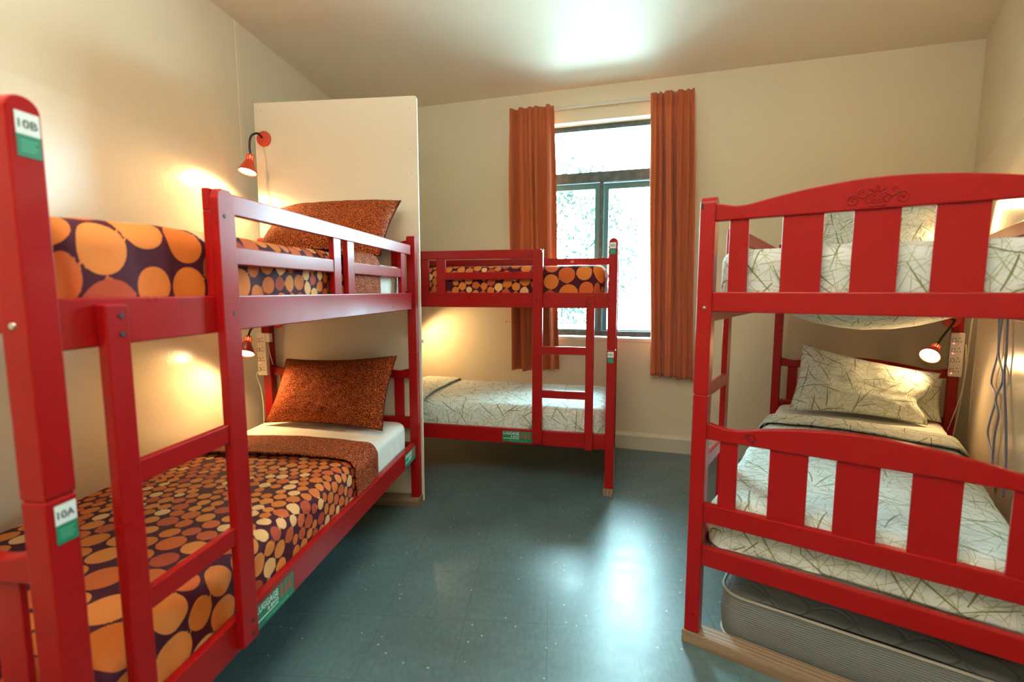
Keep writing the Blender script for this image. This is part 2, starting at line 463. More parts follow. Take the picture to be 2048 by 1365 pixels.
slab('wall_nook', cr, Vector((2.7, cr.y, 0)), (0, TH), 0, H, M['wall'])
slab('wall_near_right', Vector((2.7, cr.y, 0)), Vector((2.7, REAR, 0)), (TH, 0), 0, H, M['wall'])
# rear wall with the opening of the second window
def wall_with_hole(name, x0, x1, y0, y1, hx0, hx1, hz0, hz1, mat):
    bm = bmesh.new()
    for a in ((x0, hx0, 0, H), (hx1, x1, 0, H), (hx0, hx1, 0, hz0), (hx0, hx1, hz1, H)):
        bm_box(bm, a[0], a[1], y0, y1, a[2], a[3], 0)
    bmesh.ops.remove_doubles(bm, verts=bm.verts[:], dist=1e-5)
    return tag(from_bm(name, bm, mat), kind='structure')
wall_with_hole('wall_back', PWX - TH, PRX + TH, YB, YB + 0.2, WX0, WX1, WZ0 - 0.03, WZ1 + 0.01, M['wall'])
slab('wall_rear', Vector((lw(sL).x - TH, REAR, 0)), Vector((2.7 + TH, REAR, 0)), (0, -0.15), 0, H, M['wall'])
fl = [(lw(0).x - TH, YB + 0.2), (lw(sL).x - TH, REAR - 0.15), (2.7 + TH, REAR - 0.15), (2.7 + TH, cr.y + TH), (rw(0).x + TH + .15, cr.y + TH), (rw(0).x + TH + .15, YB + 0.2)]
bm = bmesh.new(); bm_prism(bm, fl, lambda x, y, d: (x, y, d), -0.08, 0.0); tag(from_bm('floor', bm, M['floor']), kind='structure')
bm = bmesh.new(); bm_prism(bm, fl, lambda x, y, d: (x, y, d), H, H + 0.08); tag(from_bm('ceiling', bm, M['ceiling']), kind='structure')
# skirting: a board with a sloping top
def skirting(name, a, b, inward):
    d = (b - a).normalized(); n = Vector((inward[0], inward[1], 0)).normalized()
    prof = [(0, 0), (0.022, 0), (0.022, 0.105), (0.010, 0.125), (0, 0.128)]
    bm = bmesh.new(); L = (b - a).length
    bm_prism(bm, prof, lambda p, z, t: tuple(a + d * t + n * p + Vector((0, 0, z))), 0, L)
    return tag(from_bm(name, bm, M['base']), kind='structure')
skirting('baseboard_back', Vector((PWX + .01, YB, 0)), Vector((PRX - .01, YB, 0)), (0, -1))
skirting('baseboard_left', lw(0.03), lw(sL - .03), (math.sin(LA), -math.cos(LA)))
skirting('baseboard_right', rw(0.03), rw(2.6), (-math.sin(RA), math.cos(RA)))
# narrow vertical cover strip on the left wall
s0 = lw(1.47); s1 = lw(1.50)
slab('trim_1', s0, s1, (0.003 * math.sin(LA), -0.003 * math.cos(LA)), 1.95, H, M['wall'])

# ------------------------------------------------------------------ window 1
win = empty('window_1', ((WX0 + WX1) / 2, YB + 0.1, WZ0), 0, kind='structure')
def wbox(name, x0, x1, y0, y1, z0, z1, mat, parent=win, bev=0.002):
    o = win.location if parent is win else Vector((0, 0, 0))
    q = box(name, x0 - win.location.x, x1 - win.location.x, y0 - win.location.y, y1 - win.location.y, z0 - win.location.z, z1 - win.location.z, mat, parent, bev)
    return q
fy0, fy1 = YB + 0.10, YB + 0.17
bm = bmesh.new()
W0, W1 = WX0, WX1
def lb(*a):
    bm_box(bm, a[0] - win.location.x, a[1] - win.location.x, a[2] - win.location.y, a[3] - win.location.y, a[4] - win.location.z, a[5] - win.location.z, 0.002)
lb(W0, W1, fy0, fy1, 2.447, 2.485); lb(W0, W1, fy0, fy1, WZ0 - .002, 0.903)
lb(W0, W0 + .035, fy0, fy1, 0.903, 2.447); lb(W1 - .035, W1, fy0, fy1, 0.903, 2.447)
from_bm('window_frame', bm, M['alu'], win)
wbox('transom', W0 + .03, W1 - .03, fy0 - .012, fy1, 2.054, 2.132, M['alu'])
wbox('mullion', -0.472, -0.445, fy0 - .004, fy0 + .03, 0.90, 2.056, M['alu'])
for nm, x0, x1, yy in (('sash', W0 + .033, -0.47, fy0 + .004), ('sash', -0.447, W1 - .033, fy0 + .034)):
    bm = bmesh.new(); z0, z1 = 0.90, 2.05; t = 0.040
    lb(x0, x0 + t, yy, yy + .028, z0, z1); lb(x1 - t, x1, yy, yy + .028, z0, z1)
    lb(x0 + t, x1 - t, yy, yy + .028, z1 - .045, z1); lb(x0 + t, x1 - t, yy, yy + .028, z0, z0 + .012)
    sh = from_bm(nm, bm, M['sash'], win)
    g = wbox('pane', x0 + t - .004, x1 - t + .004, yy + .012, yy + .016, z0 + .01, z1 - .04, M['glass'], win, 0)
    g.parent = sh
wbox('pane', W0 + .03, W1 - .03, fy0 + .03, fy0 + .034, 2.13, 2.45, M['glass'], win, 0)
# latch on the meeting stile
wbox('latch', -0.462, -0.446, fy0 - .02, fy0 - .004, 1.36, 1.44, M['steel'])
# sill and reveal mouldings
tag(box('trim_2', WX0 - 0.0, WX1 + 0.0, YB - 0.004, YB + 0.1, WZ0 - 0.032, WZ0 - 0.002, M['sill'], None, 0.004), kind='structure')

# tree outside the window
tr = empty('garden_tree', (-2.9, 11.0, -2.75), 0, 'washed-out leafy tree outside, seen through the left window pane', 'tree')
tube('trunk', spline([(0, 0, 0), (0.1, 0, 2), (-.1, .1, 3.5), (.5, 0, 5.6)], 5), [0.18 - 0.006 * i for i in range(16)], M['bark'], tr, 10)
rng = random.Random(4)
bm = bmesh.new()
for i in range(3800):
    a = rng.uniform(0, 2 * PI); zz = rng.uniform(-1, 1); rad = rng.uniform(.3, 1) ** .5
    c = Vector((math.cos(a) * 1.5 * rad * math.sqrt(1 - zz * zz) + 1.0, math.sin(a) * 1.3 * rad * math.sqrt(1 - zz * zz), 5.0 + zz * 1.9 * rad))
    if math.sin(c.x * 4 + c.z * 3) * math.sin(c.z * 5 - c.x) > 0.35: continue
    t = Vector((rng.uniform(-1, 1), rng.uniform(-1, 1), rng.uniform(-1.2, .2))).normalized(); n = t.orthogonal().normalized()
    L = rng.uniform(.07, .14); w = L * .3
    vs = [bm.verts.new(c), bm.verts.new(c + t * L * .5 + n * w), bm.verts.new(c + t * L), bm.verts.new(c + t * L * .5 - n * w)]
    bm.faces.new(vs)
from_bm('foliage', bm, M['leaf'], tr)
del rng

# ------------------------------------------------------------------ curtains and rail
def curtain(label, x0t, x1t, x0b, x1b, zt, zb, phase, rag):
    root = empty('curtain', ((x0t + x1t) / 2, YB - 0.085, zb), 0, label, 'curtain', 'rust orange curtains at the window')
    nx, nz = 200, 70
    us = np.linspace(0, 1, nx); zs = np.linspace(0, 1, nz)
    U, Z = np.meshgrid(us, zs)
    folds = 5.0
    # several harmonics so that the folds are unequal
    w = U + 0.035 * np.sin(2 * PI * (U * 1.7 + phase)) + 0.02 * np.sin(2 * PI * (U * 3.1 + phase * 2))
    ph = 2 * PI * folds * w
    depth = (0.022 + 0.024 * np.clip((1 - Z) * 4, 0, 1))
    env = 0.7 + 0.3 * np.sin(2 * PI * (U * 1.3 + phase))
    Y = -(np.tanh(1.8 * np.sin(ph)) * 0.95 + 0.18 * np.sin(2 * ph + 1.0)) * depth * env
    pin = np.exp(-((Z - 0.93) / 0.02) ** 2)          # pinch pleats stitched below the heading
    Y = Y * (1 - 0.35 * pin)
    X = (x0t + (x1t - x0t) * U) * Z + (x0b + (x1b - x0b) * U) * (1 - Z)
    X = X + 0.006 * np.cos(ph) * (1 - Z) ** .5 + 0.004 * np.sin(7 * Z + U * 9 + phase)
    ZZ = zb + (zt - zb) * Z + (1 - Z) * 0.006 * np.sin(ph * .5 + phase) + rag * (1 - Z) * (U - .5)
    ZZ = ZZ + (Z > 0.985) * 0.002 * np.sin(ph)
    co = np.stack([X - root.location.x, Y, ZZ - zb], -1).reshape(-1, 3)
    grid_mesh('curtain_cloth', co, nx, nz, M['curtain'], root, uv=np.stack([U * 0.9, Z * (zt - zb)], -1).reshape(-1, 2), solid=0.003)
    # stitched pleat hooks
    for k in range(6):
        u = (k + .5) / 6
        x = x0t + (x1t - x0t) * u - root.location.x
        p = [(x - .006, -.032, zt - zb - .015), (x, -.036, zt - zb - .11), (x + .006, -.032, zt - zb - .015)]
        tube('pleat_stitch', spline(p, 4), 0.0025, M['curtain'], root, 6)
    return root
def grid_mesh(name, co, nx, nz, mat, parent=None, uv=None, attrs=None, solid=0.0, flip=False, smooth=True):
    me = bpy.data.meshes.new(name)
    nv = nx * nz
    i, j = np.meshgrid(np.arange(nx - 1), np.arange(nz - 1))
    a = (j * nx + i).ravel()
    quads = np.stack([a, a + 1, a + nx + 1, a + nx], -1)
    if flip: quads = quads[:, ::-1]
    me.vertices.add(nv); me.vertices.foreach_set('co', co.astype('f').ravel())
    nf = len(quads); me.loops.add(nf * 4); me.polygons.add(nf)
    me.loops.foreach_set('vertex_index', quads.astype('i').ravel())
    me.polygons.foreach_set('loop_start', np.arange(0, nf * 4, 4, dtype='i'))
    if smooth: me.polygons.foreach_set('use_smooth', np.ones(nf, bool))
    me.update(calc_edges=True)
    if uv is not None:
        ul = me.uv_layers.new(name='UVMap'); ul.data.foreach_set('uv', uv[quads.ravel()].astype('f').ravel())
    for k, (typ, arr) in (attrs or {}).items():
        at = me.attributes.new(k, typ, 'POINT')
        at.data.foreach_set('color' if typ == 'FLOAT_COLOR' else 'value', arr.astype('f').ravel())
    me.validate()
    o = link(bpy.data.objects.new(name, me), parent, mat)
    if solid:
        md = o.modifiers.new('thickness', 'SOLIDIFY'); md.thickness = solid; md.offset = 0
    return o
curtain('left rust orange pleated curtain, its foot behind the far bunk bed', -1.145, -0.805, -1.12, -0.752, 2.598, 0.592, 0.15, 0.02)
curtain('right rust orange pleated curtain hanging free over bare wall', -0.112, 0.184, -0.062, 0.243, 2.598, 0.585, 0.62, -0.02)
rail = empty('curtain_rail', (-0.48, YB - 0.028, 2.585), 0, 'thin white curtain rail above the window', 'curtain rail')
box('track', -0.645, 0.645, -0.008, 0.010, -0.010, 0.010, M['plastic'], rail, 0.003)
for x in (-0.56, 0.12, 0.56):
    box('bracket', x - .012, x + .012, 0.0, 0.028, -0.014, 0.018, M['plastic'], rail, 0.002)

# ------------------------------------------------------------------ bunk beds
LB = 1.98
POSE = {'L': (-0.9361, 0.4991, 1.7507, 1), 'M': (-0.2369, 2.8356, 3.2144, -1), 'R': (0.1128, 1.6914, 1.2522, -1)}
def bunk_pt(b, u, v, z):
    x, y, a, s = POSE[b]
    U = Vector((math.cos(a), math.sin(a), 0)); V = Vector((-U.y, U.x, 0)) * s
    q = Vector((x, y, 0)) + U * u + V * v; q.z = z; return q
_t = np.linspace(0, .46, 231)
_h = np.interp(_t, [0, .06, .16, .25, .30, .335, .365, .39, .42, .46], [1.524, 1.5225, 1.5125, 1.4975, 1.4865, 1.4805, 1.483, 1.491, 1.4955, 1.496])
_k = np.ones(21) / 21
_h = np.convolve(np.pad(_h, 10, 'edge'), _k, 'valid')
def arch_h(t): return float(np.interp(abs(t), _t, _h))
BASE = 0.045
def bunk_bed(key, W, label, codes=None, signs=(), head_guard=True):
    x, y, a, s = POSE[key]
    root = empty('bunk_bed', (x, y, 0), a, label, 'bunk bed', None)
    R = M['red']
    def B(name, u0, u1, v0, v1, z0, z1, mat=R, par=root, bev=0.003):
        return box(name, u0, u1, s * v0, s * v1, z0, z1, mat, par, bev)
    PU, PV = 0.051, 0.047
    # posts with a rounded top and the joint of the two bunks
    for (u0, v0) in ((0, 0), (0, W - PV), (LB - PU, 0), (LB - PU, W - PV)):
        bm = bmesh.new()
        bm_box(bm, u0, u0 + PU, min(s * v0, s * (v0 + PV)), max(s * v0, s * (v0 + PV)), BASE, 0.879, 0.003)
        bm_box(bm, u0 + .003, u0 + PU - .003, min(s * (v0 + .003), s * (v0 + PV - .003)), max(s * (v0 + .003), s * (v0 + PV - .003)), 0.878, 0.884, 0)
        r = 0.024
        prof = [(u0, 0.883), (u0 + PU, 0.883)]
        for k in range(0, 9):
            th = PI / 2 * k / 8
            prof.append((u0 + PU - r + r * math.cos(th), 1.517 - r + r * math.sin(th)))
        for k in range(0, 9):
            th = PI / 2 + PI / 2 * k / 8
            prof.append((u0 + r + r * math.cos(th), 1.517 - r + r * math.sin(th)))
        bm_prism(bm, prof, lambda p, q, d: (p, d, q), s * v0, s * (v0 + PV), 0.0025)
        from_bm('post', bm, R, root, True, math.radians(13))
    # side rails
    for nm, v0 in (('side_rail', .0156), ('side_rail', W - .0156 - .025)):
        B(nm, PU - .004, LB - PU + .004, v0, v0 + .025, 1.119, 1.208)
        B(nm, PU - .004, LB - PU + .004, v0, v0 + .025, 0.276, 0.369)
    # end frames: foot (u small) and head
    c = W / 2
    sl = [(-.342 * W / .9135, .055), (-.172, .103), (0, .103), (.172, .103), (.342 * W / .9135, .055)]
    for end, u0 in (('foot', .008), ('head', LB - .008 - .026)):
        for dz in (0.0, -0.708):
            vs = np.linspace(PV - .004, W - PV + .004, 90)
            prof = [(v, arch_h((v - c) * .9135 / W) + dz) for v in vs]
            prof = [(vs[0], 1.439 + dz)] + prof + [(vs[-1], 1.439 + dz)]
            bm = bmesh.new(); bm_prism(bm, [(s * p, q) for p, q in prof], lambda p, q, d: (d, p, q), u0, u0 + .026, 0.004)
            ar = from_bm('arched_rail', bm, R, root, True, math.radians(13))
            if key == 'R' and end == 'foot' and dz == 0: root['arch_up'] = ar.name
            if key == 'R' and end == 'foot' and dz < 0: root['arch_low'] = ar.name
            B('end_rail', u0, u0 + .026, PV - .004, W - PV + .004, 1.153 + dz, 1.2167 + dz)
            for off, w in sl:
                B('slat', u0 + .008, u0 + .020, c + off - w / 2, c + off + w / 2, 1.214 + dz, 1.442 + dz, bev=.0015)
        B('end_rail', u0, u0 + .026, PV - .004, W - PV + .004, 0.292, 0.358)
    # boards that carry the mattresses
    for zz in (0.318, 1.150):
        bm = bmesh.new()
        for k in range(9):
            u = 0.12 + k * (1.72 / 8)
            bm_box(bm, u, u + .07, min(s * .040, s * (W - .040)), max(s * .040, s * (W - .040)), zz, zz + .015, .001)
        from_bm('slat_base', bm, M['wood'], root)
    # ladder at the foot of the aisle side
    lv0, lv1 = -0.005, 0.0160
    prof = [(.429, .290), (.489, .290), (.489, 1.440), (.485, 1.455), (.474, 1.4640), (.444, 1.4640), (.433, 1.455), (.429, 1.440)]
    bm = bmesh.new(); bm_prism(bm, prof, lambda p, q, d: (p, d, q), s * lv0, s * lv1, .002)
    st = from_bm('ladder_stile', bm, R, root)
    B('ladder_stile', .1245, .1726, lv0, lv1, .272, 1.196)
    for zt in (.8905, .6245):
        B('rung', .170, .432, -.001, .0156, zt - .047, zt)
    # bolt heads on the stiles
    for uu_, zz in ((.459, 1.40), (.459, 1.165), (.148, 1.175), (.148, 1.14), (.459, .31), (.459, .345)):
        q = lathe('bolt', [(0, 0), (.0005, .0055), (.002, .005), (.002, 0)], (uu_ + (.008 if zz < 1.3 else -.006), s * (lv0 + .0005), zz), (0, -s, 0), M['dark'], root, 12)
    # bolt heads on the near faces of the foot posts
    for vv in (.025, W - .025):
        for zz in (1.166,):
            lathe('bolt', [(0, 0), (.0004, .006), (.003, .005), (.004, 0)], (.0003, s * vv, zz), (-1, 0, 0), M['steel'] if vv < .1 else M['dark'], root, 12)
    # guard rail of the upper bunk (aisle side): two rails and three uprights
    g0, g1 = .0165, .0365
    B('guard_rail', .429, 1.914, g0, g1, 1.411, 1.464)
    B('guard_rail', .487, 1.042, g0 + .002, g1, 1.287, 1.333); B('guard_rail', 1.213, 1.80, g0 + .002, g1, 1.287, 1.333)
    B('guard_upright', .4295, .485, g0, g1, 1.207, 1.412)
    B('guard_upright', 1.041, 1.099, g0, g1, 1.207, 1.412)
    B('guard_upright', 1.152, 1.213, g0, g1, 1.207, 1.412); B('guard_upright', 1.757, 1.820, g0, g1, 1.207, 1.412)
    # wall side guard
    h0, h1 = W - .0365, W - .0165
    B('guard_rail', .051, LB - .051, h0, h1, 1.411, 1.462)
    for u in (.165, 0.95, 1.76):
        B('guard_upright', u, u + .055, h0, h1, 1.207, 1.412)
    # bed number labels on the foot post
    def frame(u, z, v): # local matrix of a sticker lying on the aisle side, lettering the right way round
        return Matrix(((s, 0, 0, u), (0, 0, -s, s * v), (0, 1, 0, z), (0, 0, 0, 1)))
    if codes:
        for code, zz in zip(codes, (1.459, 0.835)):
            m = frame(.029, zz, -.0004)
            bm = bmesh.new(); bm_box(bm, -.0175, .0175, -.0335, .0335, -.0003, .0004, 0)
            lab = from_bm('bed_label', bm, M['green'], root); lab.matrix_local = m
            lab['label'] = 'white and green bed number label'
            bm = bmesh.new(); bm_box(bm, -.0175, .0175, .0, .0335, .0004, .0006, 0)
            from_bm('label_top', bm, M['label_white'], lab)
            text_obj('lettering', code, .028, .013, M['label_text'], lab, Matrix.Translation((0, .016, .0009)))
            bm = bmesh.new()
            for k in range(4):
                bm_box(bm, -.012, .012 - .004 * (k % 2), -.010 - k * .005, -.0085 - k * .005, .0004, .0006, 0)
            from_bm('small_print', bm, M['text_pale'], lab)
    for (uc, zc) in signs:
        m = frame(uc, zc, .0152)
        w, h = .187, .070
        bm = bmesh.new(); bm_box(bm, -w / 2, w / 2, -h / 2, h / 2, -.0003, .0004, 0)
        sg = from_bm('luggage_sign', bm, M['green'], root); sg.matrix_local = m
        sg['label'] = 'green luggage sign with white lettering and orange figures'
        T = lambda x_, y_: Matrix.Translation((x_, y_, .0008))
        text_obj('lettering', 'LUGGAGE', .100, .019, M['text_white'], sg, T(-.038, .021))
        text_obj('lettering', '& BAGS', .052, .0115, M['text_white'], sg, T(-.014, .001))
        bm = bmesh.new(); bm_box(bm, -.088, .012, -.0135, -.0100, .0004, .0006, 0); from_bm('underline', bm, M['text_white'], sg)
        bm = bmesh.new(); xx = -.050; rr_ = random.Random(3)
        for k in range(11):
            L = rr_.uniform(.004, .012)
            bm_box(bm, xx, xx + L, -.0275, -.0235, .0004, .0006, 0); xx += L + .003
        from_bm('small_print', bm, M['text_pale'], sg)
        for k in range(3):
            bx = .030 + k * .022
            prof = [(-.0055, -.022), (.0055, -.022), (.007, -.004), (.0035, .004), (.003, .018), (-.003, .018), (-.0035, .004), (-.007, -.004)]
            bm = bmesh.new(); bm_prism(bm, [(bx + p, q + .012) for p, q in prof], lambda p, q, d: (p, q, d), .0004, .0007)
            from_bm('figure', bm, M['text_orange'], sg)
    return root
bedL = bunk_bed('L', .9135, 'near left red bunk bed with orange spotted bedding, ladder towards the aisle', ('10B', '10A'), ((.5985, .3125), (1.838, .3185)))
bedM = bunk_bed('M', .8900, 'far red bunk bed standing under the window, its long side to the camera', ('10D', '10C'), ((.5845, .3205),))
bedR = bunk_bed('R', .9135, 'right red bunk bed with arched slatted ends and green-patterned bedding')

# carved scroll ornament on the upper arch of the right bunk (embossed)
def rl(v, z, u=0.0072): return (u, -v, z)
ar = bpy.data.objects[bedR['arch_up']]
def curl(cx, cz, r0, turns, a0, sgn, r1=0.002, n=26):
    return [(cx + (r0 + (r1 - r0) * k / n) * math.cos(a0 + sgn * turns * 2 * PI * k / n), cz + (r0 + (r1 - r0) * k / n) * math.sin(a0 + sgn * turns * 2 * PI * k / n)) for k in range(n + 1)]
bm = bmesh.new()
CX, CZ = 0.4535, 1.470
strokes = []
for m_ in (-1, 1):
    base = [curl(.052, -.004, .014, 1.1, -PI * .1, -1), curl(.036, .018, .0085, 1.0, -PI * .4, 1), curl(.022, -.006, .010, 1.0, PI * .5, 1), curl(.0065, -.011, .006, .9, PI * .5, 1),
            [(.066, -.003), (.060, .008), (.050, .010), (.040, .004), (.030, .0)], [(.004, .004), (.012, .010), (.022, .008), (.031, -.002)],
            [(.006, .012), (.012, .020), (.020, .024)], [(.003, .014), (.004, .024), (.0, .034)], [(.002, -.022), (.010, -.022), (.018, -.021)]]
    for b_ in base: strokes.append([(CX + m_ * p, CZ + q) for p, q in b_])
for st_ in strokes:
    bm_tube(bm, spline([rl(v, z) for v, z in st_], 3), 0.0019, 6)
from_bm('carved_scroll', bm, M['red'], ar, True)
# doodle in dark ink on the lower arch
al = bpy.data.objects[bedR['arch_low']]
bm = bmesh.new()
c0 = (.180, .757)
st1 = [(c0[0] + .011 * math.cos(k * .9) * (1 + .2 * math.sin(3 * k)), c0[1] + .013 * math.sin(k * .9)) for k in range(8)]
st2 = [(c0[0] - .018 + .006 * math.cos(k * 1.1), c0[1] + .004 + .009 * math.sin(k * 1.3)) for k in range(6)]
st3 = [(c0[0] + .004, c0[1] - .013), (c0[0] + .006, c0[1] - .020)]
for st_ in (st1, st2, st3): bm_tube(bm, spline([rl(v, z, .0078) for v, z in st_], 4), 0.0011, 5)
from_bm('pen_doodle', bm, M['ink'], al)
# chipped paint near the top of the near post
bm = bmesh.new()
bm_prism(bm, [(.002, 1.496), (.007, 1.499), (.011, 1.493), (.009, 1.486), (.013, 1.480), (.007, 1.476), (.005, 1.482), (.0015, 1.484), (.004, 1.490)], lambda p, q, d: (d, -p, q), -.0004, .0006)
from_bm('paint_chip', bm, M['dark'], bedR)
# pale scratch on the wall side guard rail of the far bunk: small scribble
bm = bmesh.new()
sc = [(.335 + .009 * math.cos(k * 1.5) + .002 * k, 1.437 + .006 * math.sin(k * 1.5)) for k in range(9)]
bm_tube(bm, spline([(u, -(.8900 - .0371), z) for u, z in sc], 4), 0.0009, 5)
from_bm('scratch_mark', bm, M['scratch'], bedM)
# steel hook under the foot rail of the right bunk
hk = [(.055, -.030, 1.098), (.075, -.028, 1.094), (.085, -.032, 1.085)] + [(.098 + .016 * math.cos(PI - t * .55), -.032, 1.087 + .016 * math.sin(PI - t * .55)) for t in range(0, 10)]
hook = bpy.data.objects.new('hook', None)
o = tube('rail_hook', spline(hk, 3), .0018, M['steel'], bedR, 8)

# ------------------------------------------------------------------ timber plinths under the bed posts
def plinth(b, u0, u1, v0, v1, label, rot=0):
    x, y, a, s = POSE[b]
    root = empty('timber_plinth', (x, y, 0), a, label, 'timber plinth')
    for z0, z1 in ((0, .021), (.0218, .0448)):
        box('plank', u0, u1, s * v0, s * v1, z0, z1, M['wood'], root, .0015)
    return root
plinth('R', -.004, .062, -.006, .93, 'raw timber plank under the near posts of the right bunk')
plinth('M', -.004, .060, -.004, .885, 'short raw timber block under the right-hand posts of the far bunk')
plinth('L', LB - .078, LB - .001, -.006, .92, 'raw timber plank under the near left bunk, at the foot of the white board')
plinth('L', -.004, .06, -.004, .92, 'raw timber plank under the nearest posts of the near left bunk')
plinth('R', LB - .06, LB - .001, .0, .93, 'raw timber plank under the far posts of the right bunk')
plinth('M', LB - .06, LB - .001, .0, .885, 'raw timber plank under the far bunk, hidden behind the white board')

# ------------------------------------------------------------------ white partition board behind the left bunk
x, y, a, s = POSE['L']
pb = empty('partition_board', tuple(bunk_pt('L', LB + .012, .46, 0)), a, 'tall white board standing behind the head of the near left bunk', 'board')
bm = bmesh.new()
cx_, r_ = .46, .012
prof = [(-.008, .0), (.930, .0), (.930, 2.262), (-.008 + r_, 2.262), (-.008 + .004, 2.258), (-.008, 2.262 - r_)]
prof = [(v - .46, z) for v, z in prof]
bm_prism(bm, prof, lambda p, q, d: (d, p, q), 0, .016, .0012)
from_bm('board_sheet', bm, M['panel'], pb)
for v, z in ((.03, 1.99), (.03, 1.86), (.89, 2.22), (.03, 2.2)):
    lathe('screw_cap', [(0, 0), (.0004, .0045), (.0012, .004), (.0014, 0)], (.0, v - .46, z), (-1, 0, 0), M['cable'], pb, 12)
lathe('cord_knob', [(0, 0), (.001, .009), (.012, .008), (.014, 0)], (.008, -.008 - .46, .935), (0, -1, 0), M['plastic'], pb, 12)

# ------------------------------------------------------------------ soft furnishings
def wob(a, b, seed, sc, n=6):
    r = np.random.RandomState(seed); out = 0
    for k in range(n):
        th = r.uniform(0, 2 * PI); f = sc * r.uniform(.5, 1.8)
        out = out + np.sin((a * math.cos(th) + b * math.sin(th)) * f + r.uniform(0, 6.28)) / n
    return out
def drape(name, u0, u1, v0, v1, zt, zb, mat, parent, s, a_rng=None, wrap=(1, 1, 1, 1), step=.012, off=0.0, R=.06, rr=.035,
          crown=.012, wrinkle=.004, seed=0, dots=None, solid=0.0, drop=None, edge=0.0, foot_drop=0.0):
    """cloth laid over the block u0..u1 x v0..v1 with its top at zt, hanging to zb. wrap = (foot, head, aisle, wall)."""
    D = (zt - zb) + .02 if drop is None else drop
    A0 = (u0 - D) if wrap[0] else u0; A1 = (u1 + D) if wrap[1] else u1
    B0 = (v0 - D) if wrap[2] else v0; B1 = (v1 + D) if wrap[3] else v1
    if a_rng: A0, A1 = max(A0, a_rng[0]), min(A1, a_rng[1])
    nx = int((A1 - A0) / step) + 2; nz = int((B1 - B0) / step) + 2
    A, Bv = np.meshgrid(np.linspace(A0, A1, nx), np.linspace(B0, B1, nz))
    iu0 = u0 + (R if wrap[0] else -9); iu1 = u1 - (R if wrap[1] else -9)
    iv0 = v0 + (R if wrap[2] else -9); iv1 = v1 - (R if wrap[3] else -9)
    cu = np.clip(A, iu0, iu1); cv = np.clip(Bv, iv0, iv1)
    dx = A - cu; dy = Bv - cv; d = np.hypot(dx, dy); dd = np.maximum(d, 1e-9)
    flat = R - rr; q = rr * PI / 2
    t = np.clip((d - flat) / q, 0, 1) * PI / 2
    rad = np.where(d < flat, d, flat + rr * np.sin(t)); z = np.where(d < flat, 0, -rr * (1 - np.cos(t)))
    over = np.maximum(d - flat - q, 0); z = z - over
    ztop = zt + crown * (np.clip(1 - ((Bv - (v0 + v1) / 2) / ((v1 - v0) / 2)) ** 2, 0, 1))
    Z = np.maximum(ztop + z, zb + .004 * np.sin(A * 9 + Bv * 7))
    side = np.clip((d - flat) / (rr + .02), 0, 1)
    # folds: mostly vertical creases on the hanging sides, soft hollows on top
    w_top = wob(A, Bv, seed, 9) * .6 + wob(A, Bv, seed + 1, 26) * .4
    w_side = wob(A + Bv * .15, Bv * .25, seed + 2, 48) * .7 + wob(A, Bv, seed + 3, 22) * .5
    outw = off + wrinkle * (w_side * 1.3 * side)
    X = cu + dx / dd * (rad + outw * np.clip(d / (rr + 1e-6), 0, 1)); Y = cv + dy / dd * (rad + outw * np.clip(d / (rr + 1e-6), 0, 1))
    Z = Z + off * (1 - side) + wrinkle * w_top * (1 - side)
    if edge:                                   # limp free edge: waver the cut line
        e = np.exp(-((A - A0) / .05) ** 2); X = X + 0.008 * e * wob(Bv, Bv * 0, seed + 5, 14); Z = Z - edge * e * (1 - side) * .7
    co = np.stack([X, s * Y, Z], -1).reshape(-1, 3)
    Z = Z - foot_drop * np.exp(-((A - u0) / .22) ** 2)
    co[:, 2] = Z.ravel()
    uvs = np.stack([A, Bv], -1).reshape(-1, 2)
    attrs = None
    if dots is not None:
        P, rad_, tone = dots
        q_ = uvs; n = len(q_); best = np.full(n, 9.0); bi = np.zeros(n, int)
        for k in range(0, n, 4000):
            dd2 = np.hypot(q_[k:k + 4000, None, 0] - P[None, :, 0], q_[k:k + 4000, None, 1] - P[None, :, 1]) - rad_[None]
            ii = dd2.argmin(1); bi[k:k + 4000] = ii; best[k:k + 4000] = dd2[np.arange(len(ii)), ii]
        attrs = {'dot_distance': ('FLOAT', best), 'dot_tone': ('FLOAT_COLOR', tone[bi])}
    return grid_mesh(name, co, nx, nz, mat, parent, uvs, attrs, solid, flip=(s < 0))

